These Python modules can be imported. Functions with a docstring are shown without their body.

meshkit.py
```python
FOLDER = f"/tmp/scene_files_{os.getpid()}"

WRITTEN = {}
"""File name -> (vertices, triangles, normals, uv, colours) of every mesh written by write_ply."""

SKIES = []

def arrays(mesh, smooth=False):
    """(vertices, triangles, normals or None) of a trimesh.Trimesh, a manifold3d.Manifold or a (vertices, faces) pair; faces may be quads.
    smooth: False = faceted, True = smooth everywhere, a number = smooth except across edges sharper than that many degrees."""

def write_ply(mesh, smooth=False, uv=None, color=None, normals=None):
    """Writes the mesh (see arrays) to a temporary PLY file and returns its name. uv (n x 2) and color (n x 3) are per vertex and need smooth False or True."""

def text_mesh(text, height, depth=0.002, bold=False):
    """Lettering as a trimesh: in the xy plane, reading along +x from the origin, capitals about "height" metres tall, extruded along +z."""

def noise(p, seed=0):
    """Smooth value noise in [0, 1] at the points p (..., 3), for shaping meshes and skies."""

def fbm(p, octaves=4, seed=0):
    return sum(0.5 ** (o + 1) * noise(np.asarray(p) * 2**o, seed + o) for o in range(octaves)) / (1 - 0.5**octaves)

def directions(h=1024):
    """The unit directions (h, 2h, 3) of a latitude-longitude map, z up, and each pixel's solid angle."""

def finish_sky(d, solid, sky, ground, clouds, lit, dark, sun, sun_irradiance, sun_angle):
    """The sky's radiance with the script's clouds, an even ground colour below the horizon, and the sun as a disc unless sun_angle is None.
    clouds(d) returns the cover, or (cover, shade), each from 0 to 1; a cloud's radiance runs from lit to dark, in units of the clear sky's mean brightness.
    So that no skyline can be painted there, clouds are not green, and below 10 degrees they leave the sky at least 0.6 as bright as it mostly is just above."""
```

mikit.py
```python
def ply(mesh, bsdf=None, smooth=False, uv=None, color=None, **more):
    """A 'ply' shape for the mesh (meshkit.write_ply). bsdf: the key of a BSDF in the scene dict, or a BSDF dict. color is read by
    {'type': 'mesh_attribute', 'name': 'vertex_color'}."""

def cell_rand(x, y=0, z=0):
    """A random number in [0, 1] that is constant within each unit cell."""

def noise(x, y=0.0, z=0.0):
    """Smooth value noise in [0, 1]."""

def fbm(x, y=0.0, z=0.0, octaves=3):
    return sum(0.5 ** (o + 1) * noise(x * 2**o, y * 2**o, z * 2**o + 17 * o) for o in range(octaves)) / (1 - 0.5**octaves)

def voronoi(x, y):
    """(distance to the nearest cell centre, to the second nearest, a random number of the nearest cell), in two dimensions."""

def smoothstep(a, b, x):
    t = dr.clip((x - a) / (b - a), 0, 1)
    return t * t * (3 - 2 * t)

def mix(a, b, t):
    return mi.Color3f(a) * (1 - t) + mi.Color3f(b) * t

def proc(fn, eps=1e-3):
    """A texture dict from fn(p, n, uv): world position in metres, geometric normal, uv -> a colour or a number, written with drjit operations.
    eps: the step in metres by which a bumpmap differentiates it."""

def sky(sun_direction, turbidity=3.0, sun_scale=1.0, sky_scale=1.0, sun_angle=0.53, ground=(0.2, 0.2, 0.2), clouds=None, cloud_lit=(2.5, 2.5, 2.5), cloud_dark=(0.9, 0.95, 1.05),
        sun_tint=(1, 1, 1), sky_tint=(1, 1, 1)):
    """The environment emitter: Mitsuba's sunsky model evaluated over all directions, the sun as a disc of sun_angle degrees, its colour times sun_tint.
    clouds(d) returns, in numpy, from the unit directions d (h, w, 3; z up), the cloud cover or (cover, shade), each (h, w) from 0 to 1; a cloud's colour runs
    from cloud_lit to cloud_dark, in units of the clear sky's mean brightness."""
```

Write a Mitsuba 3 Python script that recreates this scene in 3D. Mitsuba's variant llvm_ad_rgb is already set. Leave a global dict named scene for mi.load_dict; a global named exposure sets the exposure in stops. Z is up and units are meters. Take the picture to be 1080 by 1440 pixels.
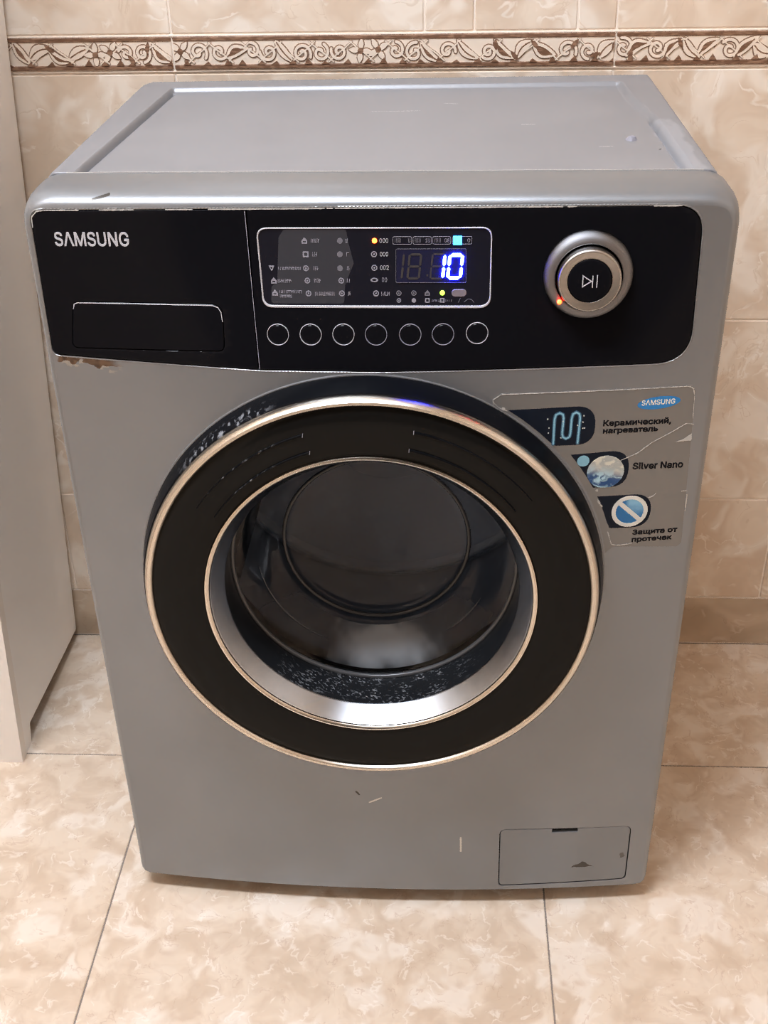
import math, random
import numpy as np, trimesh, drjit as dr, mitsuba as mi
import mikit, meshkit
from mikit import fbm, noise, smoothstep, mix, proc, cell_rand
from scipy.spatial import Delaunay
import shapely
from shapely.geometry import Polygon, LineString, Point, box as sbox, MultiPolygon
from shapely import affinity
from shapely.ops import unary_union

T = mi.ScalarTransform4f
scene, labels = {'type': 'scene'}, {}
rng = random.Random(7)

# ---------------------------------------------------------------- camera, light, exposure
CAM = np.array([0.0559, -0.9445, 1.0904]); yaw, pitch, roll, FPX = 0.0574, 0.5452, -0.0209, 1661.24
fw = np.array([-math.sin(yaw) * math.cos(pitch), math.cos(yaw) * math.cos(pitch), -math.sin(pitch)])
rt = np.array([math.cos(yaw), math.sin(yaw), 0]); up0 = np.cross(rt, fw)
up = -rt * math.sin(roll) + up0 * math.cos(roll)
scene['camera'] = {'type': 'perspective', 'fov': math.degrees(2 * math.atan(540 / FPX)), 'fov_axis': 'x', 'near_clip': 0.02, 'far_clip': 50,
                   'to_world': T().look_at(origin=CAM.tolist(), target=(CAM + fw).tolist(), up=up.tolist())}
exposure = 2.15
LAMP_POS, LAMP_HX, LAMP_HY, LAMP_RAD = (-0.44, -0.58, 2.44), 0.40, 0.13, (15.6, 16.9, 18.6)
CEIL = 2.5
WALL_Y, WX0, WX1, FRONT_Y = 0.4815, -1.05, 1.15, -1.75

# ---------------------------------------------------------------- helpers
def put(key, mesh, m, smooth=False, **lab):
    scene[key] = mikit.ply(mesh, m, smooth=smooth)
    if lab: labels[key] = lab
    return key

_count = {}
def numbered(key):
    n = _count.get(key, 0); _count[key] = n + 1
    return key if n == 0 else f'{key}_{n:03d}'

def cat(*ms): return trimesh.util.concatenate([m for m in ms if m is not None])

def box(x0, x1, y0, y1, z0, z1):
    b = trimesh.creation.box(extents=(x1 - x0, y1 - y0, z1 - z0)); b.apply_translation(((x0 + x1) / 2, (y0 + y1) / 2, (z0 + z1) / 2)); return b

def cbox(x0, x1, y0, y1, z0, z1, c=0.003):
    """Box with chamfered edges (convex hull of the inset corners)."""
    pts = []
    for x, sx in ((x0, 1), (x1, -1)):
        for y, sy in ((y0, 1), (y1, -1)):
            for z, sz in ((z0, 1), (z1, -1)):
                pts += [(x, y + sy * c, z + sz * c), (x + sx * c, y, z + sz * c), (x + sx * c, y + sy * c, z)]
    return trimesh.convex.convex_hull(np.array(pts))

def lathe(profile, cx, cz, n=128, close=False):
    """Profile of (radius, y) turned about the axis along y through (cx, cz)."""
    p = np.array(profile, float); th = np.arange(n) * 2 * np.pi / n
    V = np.stack([cx + p[:, None, 0] * np.cos(th), np.broadcast_to(p[:, None, 1], (len(p), n)), cz + p[:, None, 0] * np.sin(th)], -1).reshape(-1, 3)
    F = []; m = len(p)
    for i in range(m if close else m - 1):
        a, b = i, (i + 1) % m
        j = np.arange(n); k = (j + 1) % n
        F += [np.stack([a * n + j, b * n + j, b * n + k], 1), np.stack([a * n + j, b * n + k, a * n + k], 1)]
    t = trimesh.Trimesh(V, np.vstack(F), process=False); t.merge_vertices(); t.update_faces(t.nondegenerate_faces())
    return t

def S(x, z):
    """Front skin of the machine: bowed forwards in plan, the bow fading out towards the top."""
    t = np.clip((np.asarray(z) - 0.60) / 0.2, 0, 1); t = t * t * (3 - 2 * t)
    return -(0.018 * (1 - t) + 0.003 * t) * (1 - np.clip(np.asarray(x) / 0.3, -1, 1) ** 2)

def flat(x, z): return np.zeros_like(np.asarray(x, float))

def samples(ring, step):
    n = max(8, int(math.ceil(ring.length / step)))
    c = np.array(ring.coords)[:-1]
    keep = [ring.interpolate(i / n, normalized=True).coords[0] for i in range(n)]
    return keep + [tuple(q) for q in c]

def polys(g): return [g] if isinstance(g, Polygon) else [p for p in getattr(g, 'geoms', []) if isinstance(p, Polygon)]

def plate(poly, off=0.0, bevel=0.0, depth=0.003, step=0.004, grid=0.010, surf=S, steps=1):
    """A sheet lying on surf, its face 'off' in front of it, edges rounded by 'bevel', 'depth' thick."""
    out = []
    for P in polys(poly):
        if P.area < 1e-9: continue
        P = P.simplify(1e-5)
        rings = [P.exterior, *P.interiors]
        pts = [q for r in rings for q in samples(r, step)]
        for k in range(1, steps + 1 if bevel else 1):
            for Q in polys(P.buffer(-bevel * k / steps)):
                pts += [q for r in (Q.exterior, *Q.interiors) for q in samples(r, step)]
        core = P.buffer(-max(bevel, 0) - step * 0.6)
        if not core.is_empty:
            x0, z0, x1, z1 = core.bounds
            gx, gz = np.meshgrid(np.arange(x0, x1 + grid, grid), np.arange(z0, z1 + grid, grid))
            g = np.stack([gx.ravel(), gz.ravel()], 1); shapely.prepare(core)
            pts += [tuple(q) for q in g[shapely.contains_xy(core, g[:, 0], g[:, 1])]]
        pts = np.unique(np.round(np.array(pts), 6), axis=0)
        tri = Delaunay(pts).simplices
        cen = pts[tri].mean(1); grown = P.buffer(1e-6); shapely.prepare(grown)
        tri = tri[shapely.contains_xy(grown, cen[:, 0], cen[:, 1])]
        a, b, c = pts[tri[:, 0]], pts[tri[:, 1]], pts[tri[:, 2]]
        area = (b[:, 0] - a[:, 0]) * (c[:, 1] - a[:, 1]) - (b[:, 1] - a[:, 1]) * (c[:, 0] - a[:, 0])
        tri = tri[np.abs(area) > 1e-11]; area = area[np.abs(area) > 1e-11]
        tri[area < 0] = tri[area < 0][:, ::-1]
        if bevel:
            d = np.minimum(shapely.distance(P.boundary, shapely.points(pts)) / bevel, 1.0)
            fall = bevel * (1 - np.sqrt(np.maximum(0, 1 - (1 - d) ** 2)))
        else: fall = 0
        y = surf(pts[:, 0], pts[:, 1]) - off + fall
        face = trimesh.Trimesh(np.stack([pts[:, 0], y, pts[:, 1]], 1), tri, process=False)
        out.append(face)
        if depth:
            e = np.sort(face.edges, axis=1); uniq, first, cnt = np.unique(e, axis=0, return_index=True, return_counts=True)
            be = face.edges[first[cnt == 1]]
            V = face.vertices; m = len(be)
            q = np.vstack([V[be[:, 0]], V[be[:, 1]], V[be[:, 1]] + [0, depth, 0], V[be[:, 0]] + [0, depth, 0]])
            i = np.arange(m)
            out.append(trimesh.Trimesh(q, np.vstack([np.stack([i + m, i, i + 3 * m], 1), np.stack([i + m, i + 3 * m, i + 2 * m], 1)]), process=False))
    return cat(*out)

def rrect(x0, x1, z0, z1, r, n=8): return sbox(x0 + r, z0 + r, x1 - r, z1 - r).buffer(r, quad_segs=n)

def rpoly(pts, radii, n=8):
    """Polygon with its own rounding at each corner."""
    out = []; m = len(pts)
    for i in range(m):
        p, a, b = np.array(pts[i], float), np.array(pts[i - 1], float), np.array(pts[(i + 1) % m], float)
        r = radii[i] if not np.isscalar(radii) else radii
        u, v = (a - p) / np.linalg.norm(a - p), (b - p) / np.linalg.norm(b - p)
        half = math.acos(np.clip(u @ v, -1, 1)) / 2; t = min(r / math.tan(half), 0.49 * min(np.linalg.norm(a - p), np.linalg.norm(b - p)))
        if r <= 0: out.append(p); continue
        s, e = p + u * t, p + v * t
        for k in np.linspace(0, 1, n + 1): out.append((1 - k) ** 2 * s + 2 * k * (1 - k) * p + k * k * e)
    return Polygon(out)

def onfront(mesh, off=0.0, surf=S):
    """A mesh in (x, height, depth) laid onto the front skin."""
    v = np.array(mesh.vertices)
    return trimesh.Trimesh(np.stack([v[:, 0], surf(v[:, 0], v[:, 1]) - off - v[:, 2], v[:, 1]], 1), np.array(mesh.faces), process=False)

def lettering(text, x0, x1, z0, h, depth=0.0004, off=0.0, bold=False, tilt=0.0, slant=0.0):
    t = meshkit.text_mesh(text, h, depth=depth, bold=bold); v = np.array(t.vertices)
    lo, hi = v[:, 0].min(), v[:, 0].max()
    v[:, 0] = x0 + (v[:, 0] - lo) * (x1 - x0) / (hi - lo) + slant * v[:, 1]; v[:, 1] += z0 + tilt * (v[:, 0] - x0)
    return onfront(trimesh.Trimesh(v, t.faces, process=False), off)

def flatmesh(poly, depth, off):
    """Thin raised print, each polygon following the front skin."""
    return cat(*[onfront(trimesh.creation.extrude_polygon(p, depth, engine='earcut'), off) for p in polys(poly) if p.area > 1e-10])

def stroke(pts, w, cap='round'): return LineString(pts).buffer(w / 2, cap_style=cap)

# ---------------------------------------------------------------- materials
def rgb(*c): return {'type': 'rgb', 'value': list(c)}
def two(b): return {'type': 'twosided', 'bsdf': b}
def pr(c, rough, metallic=0.0, spec=0.5, **k): return two({'type': 'principled', 'base_color': rgb(*c) if isinstance(c, tuple) else c, 'roughness': rough, 'metallic': metallic, 'specular': spec, **k})

def marble(tones, vein, dark, scale, rows, seed):
    wq = 2.2 if rows else 1.5
    def f(p, n, uv):
        k = 5.3 * sum(dr.select(p.z > q, 1.0, 0.0) for q in (0.0839, 0.2498, 0.5135, 0.84, 1.124, 1.388, 1.652)) + 3.1 * dr.floor((p.x + 0.2585) / 0.5053) + seed if rows else 7.1 * dr.floor((p.x + 0.323) / 0.5006) + 3.7 * dr.floor((p.y - 0.2191) / 0.5006) + seed
        a, b = p.x * scale + k * 1.7, ((p.z if rows else p.y) * scale + k)
        wx, wy = fbm(a * 0.7, b * 0.7, 3.1 + seed) - 0.5, fbm(a * 0.7 + 9.2, b * 0.7, 7.7 + seed) - 0.5
        u, v = a + wq * wx, b + wq * wy
        t = fbm(u, v, 1.3, octaves=4)
        c = mix(tones[0], tones[1], smoothstep(0.30, 0.70, t))
        c = mix(c, tones[2], 0.8 * smoothstep(0.52, 0.75, fbm(u * 0.8 + 4, v * 0.8 + 31, 5.0)))
        r1 = 1 - dr.abs(2 * fbm(u * 1.5 + 20, v * 1.5, 2.0, octaves=4) - 1)
        r2 = 1 - dr.abs(2 * fbm(u * 1.9, v * 1.9 + 40, 6.0, octaves=4) - 1)
        g1, g2 = smoothstep(0.5, 0.75, noise(a * 2.1, b * 2.1, 11)), smoothstep(0.5, 0.75, noise(a * 2.1 + 5, b * 2.1, 12))
        c = mix(c, vein, (0.6 if rows else 0.42) * smoothstep(0.90, 0.99, r1) * g1)
        c = mix(c, dark, 0.40 * smoothstep(0.94, 0.99, r2) * g2)
        c = mix(c, dark, 0.16 * smoothstep(0.55, 0.8, fbm(u * 3 + 50, v * 3, 8.0)))
        return c
    return f

wall_marble = marble(((0.61, 0.485, 0.375), (0.725, 0.62, 0.51), (0.80, 0.73, 0.645)), (0.85, 0.79, 0.72), (0.56, 0.44, 0.33), 24.0, True, 0.0)
floor_marble = marble(((0.555, 0.435, 0.33), (0.655, 0.545, 0.438), (0.735, 0.65, 0.565)), (0.83, 0.77, 0.71), (0.46, 0.325, 0.235), 40.0, False, 2.0)
skirt_marble = marble(((0.42, 0.325, 0.235), (0.50, 0.395, 0.295), (0.55, 0.45, 0.35)), (0.60, 0.52, 0.43), (0.35, 0.25, 0.18), 18.0, True, 4.0)
scene['wall_tile_glaze'] = two({'type': 'principled', 'base_color': proc(wall_marble), 'roughness': 0.28, 'specular': 0.4})
scene['floor_tile_glaze'] = two({'type': 'principled', 'base_color': proc(floor_marble), 'roughness': 0.34, 'specular': 0.4})
scene['skirting_glaze'] = two({'type': 'principled', 'base_color': proc(skirt_marble), 'roughness': 0.3, 'specular': 0.4})
scene['wall_grout'] = pr((0.74, 0.66, 0.58), 0.9)
scene['floor_grout'] = pr((0.22, 0.185, 0.165), 0.9)
scene['border_cream'] = pr((0.73, 0.63, 0.53), 0.4)
def brown_fn(p, n, uv): return mix((0.15, 0.075, 0.042), (0.26, 0.15, 0.095), smoothstep(0.4, 0.75, fbm(p.x * 160, p.z * 500, 3.0)))
scene['border_brown'] = two({'type': 'principled', 'base_color': proc(brown_fn), 'roughness': 0.45})
scene['border_line'] = pr((0.22, 0.135, 0.09), 0.5)
scene['border_liner'] = pr((0.82, 0.73, 0.63), 0.4)
scene['added_dark_door'] = pr((0.035, 0.028, 0.024), 0.5)
scene['plaster'] = pr((0.80, 0.81, 0.83), 0.8)
scene['cabinet_white'] = pr((0.78, 0.765, 0.75), 0.45)
scene['cabinet_front_white'] = pr((0.74, 0.70, 0.66), 0.4)

def seg(x, z, a, b, w):
    ax, az, bx, bz = *a, *b
    L = (bx - ax) ** 2 + (bz - az) ** 2
    t = dr.clip(((x - ax) * (bx - ax) + (z - az) * (bz - az)) / L, 0, 1)
    d = dr.sqrt(dr.square(x - ax - t * (bx - ax)) + dr.square(z - az - t * (bz - az)))
    return 1 - smoothstep(w * 0.5, w, d)

SILVER = (0.226, 0.243, 0.266)
def front_paint(p, n, uv):
    x, z = p.x, p.z
    m = fbm(x * 9, z * 9, 1.0)
    c = mix(SILVER, (0.242, 0.258, 0.281), smoothstep(0.3, 0.7, m))
    light = seg(x, z, (-0.0193, 0.1603), (-0.0069, 0.167), 0.0013) + seg(x, z, (0.0797, 0.1081), (0.0801, 0.0871), 0.0014)
    darks = seg(x, z, (-0.0335, 0.1755), (-0.0306, 0.1714), 0.0013) + seg(x, z, (-0.232, 0.812), (-0.219, 0.815), 0.0012)
    c = mix(c, (0.55, 0.54, 0.52), dr.minimum(light, 1)); c = mix(c, (0.05, 0.045, 0.04), dr.minimum(darks, 1))
    # paint flaked off under the lower left corner of the drawer
    e = (fbm(x * 130, z * 200, 5.0) - 0.5) * 0.012
    zz = z - (0.6722 - 0.10 * (x + 0.255)) + e
    inx = smoothstep(-0.283, -0.279, x + e) * (1 - smoothstep(-0.236, -0.222, x + e))
    inx = inx * smoothstep(0.69, 0.685, z)
    rust = inx * smoothstep(-0.0045, -0.0035, zz)
    rim = inx * smoothstep(-0.0075, -0.0062, zz)
    c = mix(c, (0.44, 0.41, 0.36), 0.7 * rim * smoothstep(0.35, 0.6, noise(x * 260, z * 260, 7)))
    c = mix(c, mix((0.045, 0.028, 0.02), (0.16, 0.10, 0.065), noise(x * 300, z * 300, 2)), rust)
    return c
scene['silver_front'] = two({'type': 'principled', 'base_color': proc(front_paint), 'metallic': 0.72, 'roughness': 0.35, 'specular': 0.5, 'clearcoat': 1.0, 'clearcoat_gloss': 0.5})
def flap_paint(p, n, uv):
    x, z = p.x, p.z
    c = mi.Color3f(0.229, 0.245, 0.267)
    e = (fbm(x * 260, z * 260, 5.0) - 0.5) * 0.012
    tri_in = dr.minimum(z - 0.0580, (0.0675 - z) * 0.75 - dr.abs(x - 0.2163) * 0.55) + 0.22 * e
    c = mix(c, (0.055, 0.045, 0.036), 0.85 * smoothstep(0.0, 0.0007, tri_in))
    d2 = dr.sqrt(dr.square(x - 0.2595) + dr.square((z - 0.0740) * 0.6))
    c = mix(c, (0.075, 0.065, 0.055), 0.7 * (1 - smoothstep(0.002, 0.003, d2 + e * 0.4)))
    return c
scene['silver_flap'] = two({'type': 'principled', 'base_color': proc(flap_paint), 'metallic': 0.72, 'roughness': 0.36})
def top_paint(p, n, uv):
    x, y = p.x, p.y
    c = mix((0.205, 0.212, 0.232), (0.222, 0.229, 0.250), smoothstep(0.3, 0.7, fbm(x * 7, y * 7, 2.0)))
    e = (fbm(x * 90, y * 40, 3.0) - 0.5)
    worn = smoothstep(0.252, 0.256, x + 0.01 * e + 0.02 * (y - 0.06)) * (1 - smoothstep(0.270, 0.275, x + 0.01 * e)) * (1 - smoothstep(0.20, 0.23, y + 0.06 * e)) * smoothstep(0.4, 0.55, fbm(x * 60, y * 25, 8.0) + 0.15)
    c = mix(c, (0.30, 0.32, 0.36), 0.5 * worn)
    s = seg(x, y, (-0.02, 0.29), (0.03, 0.292), 0.0012) + seg(x, y, (0.13, 0.23), (0.142, 0.231), 0.0016) + seg(x, y, (0.195, 0.145), (0.206, 0.146), 0.0014) + seg(x, y, (0.055, 0.325), (0.068, 0.322), 0.0014)
    return mix(c, (0.42, 0.42, 0.44), 0.6 * dr.minimum(s, 1))
scene['silver_top'] = two({'type': 'principled', 'base_color': proc(top_paint), 'metallic': 0.3, 'roughness': 0.42, 'clearcoat': 0.8, 'clearcoat_gloss': 0.6})
scene['silver_side'] = pr((0.23, 0.232, 0.236), 0.36, 0.6)
scene['black_gloss'] = pr((0.006, 0.006, 0.008), 0.08, spec=0.06)
scene['black_bezel'] = pr((0.008, 0.0075, 0.007), 0.10, spec=0.12)
def rim_fn(p, n, uv): return mix((0.004, 0.0045, 0.006), (0.30, 0.31, 0.34), 0.7 * smoothstep(0.52, 0.72, fbm(p.x * 330, p.z * 330, p.y * 160, octaves=4)) * smoothstep(-0.085, -0.11, p.x) * smoothstep(-0.185, -0.15, p.x) * smoothstep(0.55, 0.58, p.z) * smoothstep(-0.024, -0.034, p.y))
scene['black_rim'] = two({'type': 'principled', 'base_color': proc(rim_fn), 'roughness': 0.3, 'specular': 0.06})
scene['matt_black'] = pr((0.012, 0.012, 0.013), 0.6)
scene['dark_gap'] = pr((0.02, 0.018, 0.016), 0.9)
scene['chrome'] = two({'type': 'roughconductor', 'material': 'none', 'alpha': 0.12, 'specular_reflectance': rgb(0.72, 0.66, 0.58)})
scene['chrome_soft'] = two({'type': 'roughconductor', 'material': 'none', 'alpha': 0.13, 'specular_reflectance': rgb(0.52, 0.55, 0.60)})
scene['satin_metal'] = two({'type': 'roughconductor', 'material': 'none', 'alpha': 0.22, 'specular_reflectance': rgb(0.46, 0.44, 0.42)})
scene['satin_dark'] = two({'type': 'roughconductor', 'material': 'none', 'alpha': 0.30, 'specular_reflectance': rgb(0.22, 0.22, 0.235)})
scene['print_silver'] = pr((0.46, 0.47, 0.51), 0.45, 0.1)
scene['print_dim'] = pr((0.14, 0.14, 0.17), 0.5)
scene['print_mid'] = pr((0.24, 0.24, 0.29), 0.5)
scene['print_ghost'] = pr((0.035, 0.032, 0.036), 0.5)
scene['print_black'] = pr((0.006, 0.006, 0.008), 0.6, spec=0.1)
scene['film'] = pr((0.036, 0.037, 0.046), 0.35, spec=0.3)
scene['display_black'] = pr((0.010, 0.010, 0.016), 0.25, spec=0.2)
scene['digit_window'] = pr((0.012, 0.012, 0.036), 0.6, spec=0.1)
scene['key_pill'] = pr((0.17, 0.15, 0.17), 0.5)
scene['sticker_film'] = pr((0.205, 0.203, 0.200), 0.30, 0.5)
scene['sticker_navy'] = pr((0.004, 0.008, 0.017), 0.4, spec=0.15)
scene['sticker_white'] = pr((0.60, 0.60, 0.56), 0.5)
scene['sticker_blue'] = pr((0.02, 0.18, 0.45), 0.4)
scene['sticker_cyan'] = pr((0.20, 0.42, 0.54), 0.4)
scene['sticker_cyan_dim'] = pr((0.03, 0.10, 0.17), 0.4)
scene['worn_and_glint'] = pr((0.42, 0.41, 0.39), 0.5)  # sticker wear, also the highlights drawn on seam and panel edge
def globe_fn(p, n, uv):
    u, v = p.x * 120, p.z * 120
    w = fbm(u, v, 2.0) * 2.4
    t = fbm(u * 0.8 + w, v * 1.2 + w, 5.0)
    low = smoothstep(0.575, 0.560, p.z + 0.25 * (p.x - 0.202))
    c = mix((0.58, 0.57, 0.49), (0.36, 0.38, 0.36), smoothstep(0.4, 0.7, t))
    b = mix((0.012, 0.06, 0.18), (0.36, 0.56, 0.66), smoothstep(0.38, 0.62, t))
    return mix(c, b, low)
scene['sticker_globe'] = two({'type': 'principled', 'base_color': proc(globe_fn), 'roughness': 0.4})
def water_fn(p, n, uv): return mix((0.012, 0.13, 0.33), (0.20, 0.42, 0.60), smoothstep(0.519, 0.535, p.z + 0.008 * (fbm(p.x * 200, p.z * 200, 1.0) - 0.5)) * smoothstep(0.222, 0.228, p.x))
scene['sticker_water'] = two({'type': 'principled', 'base_color': proc(water_fn), 'roughness': 0.4})
scene['rubber'] = pr((0.012, 0.013, 0.016), 0.5)
scene['drum_steel'] = two({'type': 'roughconductor', 'material': 'none', 'alpha': 0.25, 'specular_reflectance': rgb(0.42, 0.445, 0.48)})
scene['drum_back_steel'] = pr((0.84, 0.88, 0.94), 0.4, 0.2)
def ledge_fn(p, n, uv):
    a = fbm(p.x * 420 + 200 * p.y, p.y * 500, 3.0, octaves=4)
    return mix((0.010, 0.011, 0.013), (0.16, 0.165, 0.18), smoothstep(0.56, 0.74, a) * smoothstep(0.36, 0.31, p.z) * smoothstep(0.3, 0.7, fbm(p.x * 60, p.y * 90, 3)))
scene['ledge'] = two({'type': 'principled', 'base_color': proc(ledge_fn), 'roughness': 0.2, 'specular': 0.3})
scene['door_glass'] = {'type': 'thindielectric', 'int_ior': 1.22, 'specular_transmittance': rgb(0.66, 0.705, 0.775)}
scene['foot_rubber'] = pr((0.03, 0.03, 0.03), 0.8)
def lamp_mat(r): return {'type': 'area', 'radiance': rgb(*r)}

# ---------------------------------------------------------------- the room
put('wall_back', box(WX0, WX1, WALL_Y + 0.0015, WALL_Y + 0.10, -0.02, CEIL), 'wall_grout', kind='structure')
put('floor', box(WX0, WX1, FRONT_Y, WALL_Y + 0.1, -0.10, -0.0012), 'floor_grout', kind='structure')
put('ceiling', box(WX0, WX1, FRONT_Y, WALL_Y + 0.1, CEIL, CEIL + 0.1), 'plaster', kind='structure')
put('wall_left', box(WX0 - 0.1, WX0, FRONT_Y, WALL_Y + 0.1, -0.02, CEIL), 'wall_tile_glaze', kind='structure')
put('wall_right', box(WX1, WX1 + 0.1, FRONT_Y, WALL_Y + 0.1, -0.02, CEIL), 'wall_tile_glaze', kind='structure')
put('wall_front', box(WX0, WX1, FRONT_Y - 0.1, FRONT_Y, -0.02, CEIL), 'wall_tile_glaze', kind='structure')
put('added_door_1', cbox(-0.62, 0.72, FRONT_Y - 0.02, FRONT_Y + 0.03, 0.0, 2.10, 0.004), 'added_dark_door', kind='structure')  # unseen door added to keep reflections in the black panel dark
G = 0.0011
def wtile(parent, x0, x1, z0, z1, m='wall_tile_glaze', name='tile', proud=0.0):
    x0, x1 = max(x0, WX0), min(x1, WX1)
    put(numbered(f'{parent}__{name}'), cbox(x0 + G, x1 - G, WALL_Y - proud, WALL_Y + 0.012, z0 + G, z1 - G, 0.0010), m)
low = [-0.764, -0.2585, 0.2468, 0.752]
for z0, z1, js in ((0.0839, 0.2498, [-0.994, -0.4885, 0.0145, 0.517, 1.02]), (0.2498, 0.5135, low), (0.5135, 0.8185, low),
                   (0.8606, 1.124, [-0.764, -0.2585, 0.0312, 0.0874, 0.2031, 0.2468, 0.752]), (1.124, 1.388, low), (1.388, 1.652, low), (1.652, 1.916, low), (1.916, 2.18, low), (2.18, 2.444, low), (2.444, 2.5, low)):
    e = [WX0, *js, WX1]
    for a, b in zip(e[:-1], e[1:]): wtile('wall_back', a, b, z0, z1)
put('baseboard_back', box(WX0, WX1, WALL_Y + 0.0005, WALL_Y + 0.002, 0, 0.0839), 'wall_grout', kind='structure')
for a, b in zip([WX0, -0.88, -0.376, 0.128, 0.634], [-0.88, -0.376, 0.128, 0.634, WX1]): wtile('baseboard_back', a, b, 0.0, 0.0839, 'skirting_glaze')
XF = [-1.05, -0.8236, -0.323, 0.1776, 0.6782, 1.15]; YF = [FRONT_Y, -1.2827, -0.7821, -0.2815, 0.2191, WALL_Y]
for i in range(5):
    for j in range(5):
        g = 0.0009
        put(numbered('floor__tile'), cbox(XF[i] + g, XF[i + 1] - g, YF[j] + g, YF[j + 1] - g, -0.012, 0.0, 0.0008), 'floor_tile_glaze')

# relief border
put('trim_1', box(WX0, WX1, WALL_Y + 0.0005, WALL_Y + 0.0015, 0.8185, 0.8606), 'wall_grout', kind='structure')
wy = lambda x, z: np.full_like(np.asarray(x, float), WALL_Y)
wtile('trim_1', WX0, WX1, 0.8187, 0.8226, 'border_liner', 'liner_strip', 0.001)
wtile('trim_1', WX0, WX1, 0.8578, 0.8608, 'border_liner', 'liner_strip', 0.001)
def wallmesh(poly, d0, d1): 
    ms = []
    for p in polys(poly):
        if p.area < 2e-7: continue
        m = trimesh.creation.extrude_polygon(p, d1 - d0, engine='earcut'); v = np.array(m.vertices)
        ms.append(trimesh.Trimesh(np.stack([v[:, 0], WALL_Y - d0 - v[:, 2], v[:, 1]], 1), m.faces, process=False))
    return ms
ZB0, ZB1 = 0.8278, 0.8540; H_ = ZB1 - ZB0; ZC = (ZB0 + ZB1) / 2
def leaf(cx, cz, L, w, a, bend=0.0):
    t = np.linspace(0, 1, 12); half = w * np.sin(np.pi * t) ** 0.8 * (1 - 0.35 * t)
    x = (t - 0.5) * L; y = bend * L * np.sin(np.pi * t)
    P = Polygon(list(zip(x, y + half)) + list(zip(x[::-1], (y - half)[::-1]))).buffer(0)
    mid = LineString(list(zip(x[1:-2], y[1:-2])))
    f = lambda g: affinity.translate(affinity.rotate(g, a, origin=(0, 0)), cx, cz)
    return f(P), f(mid)
def spiral(cx, cz, r, a0, turns, sgn):
    t = np.linspace(0, 1, 26); rr = r * (1 - 0.75 * t); th = a0 + sgn * turns * 2 * np.pi * t
    return LineString(np.stack([cx + rr * np.cos(th), cz + rr * np.sin(th)], 1))
BX = [WX0, -0.764, -0.2585, 0.2468, 0.752, WX1]
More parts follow.
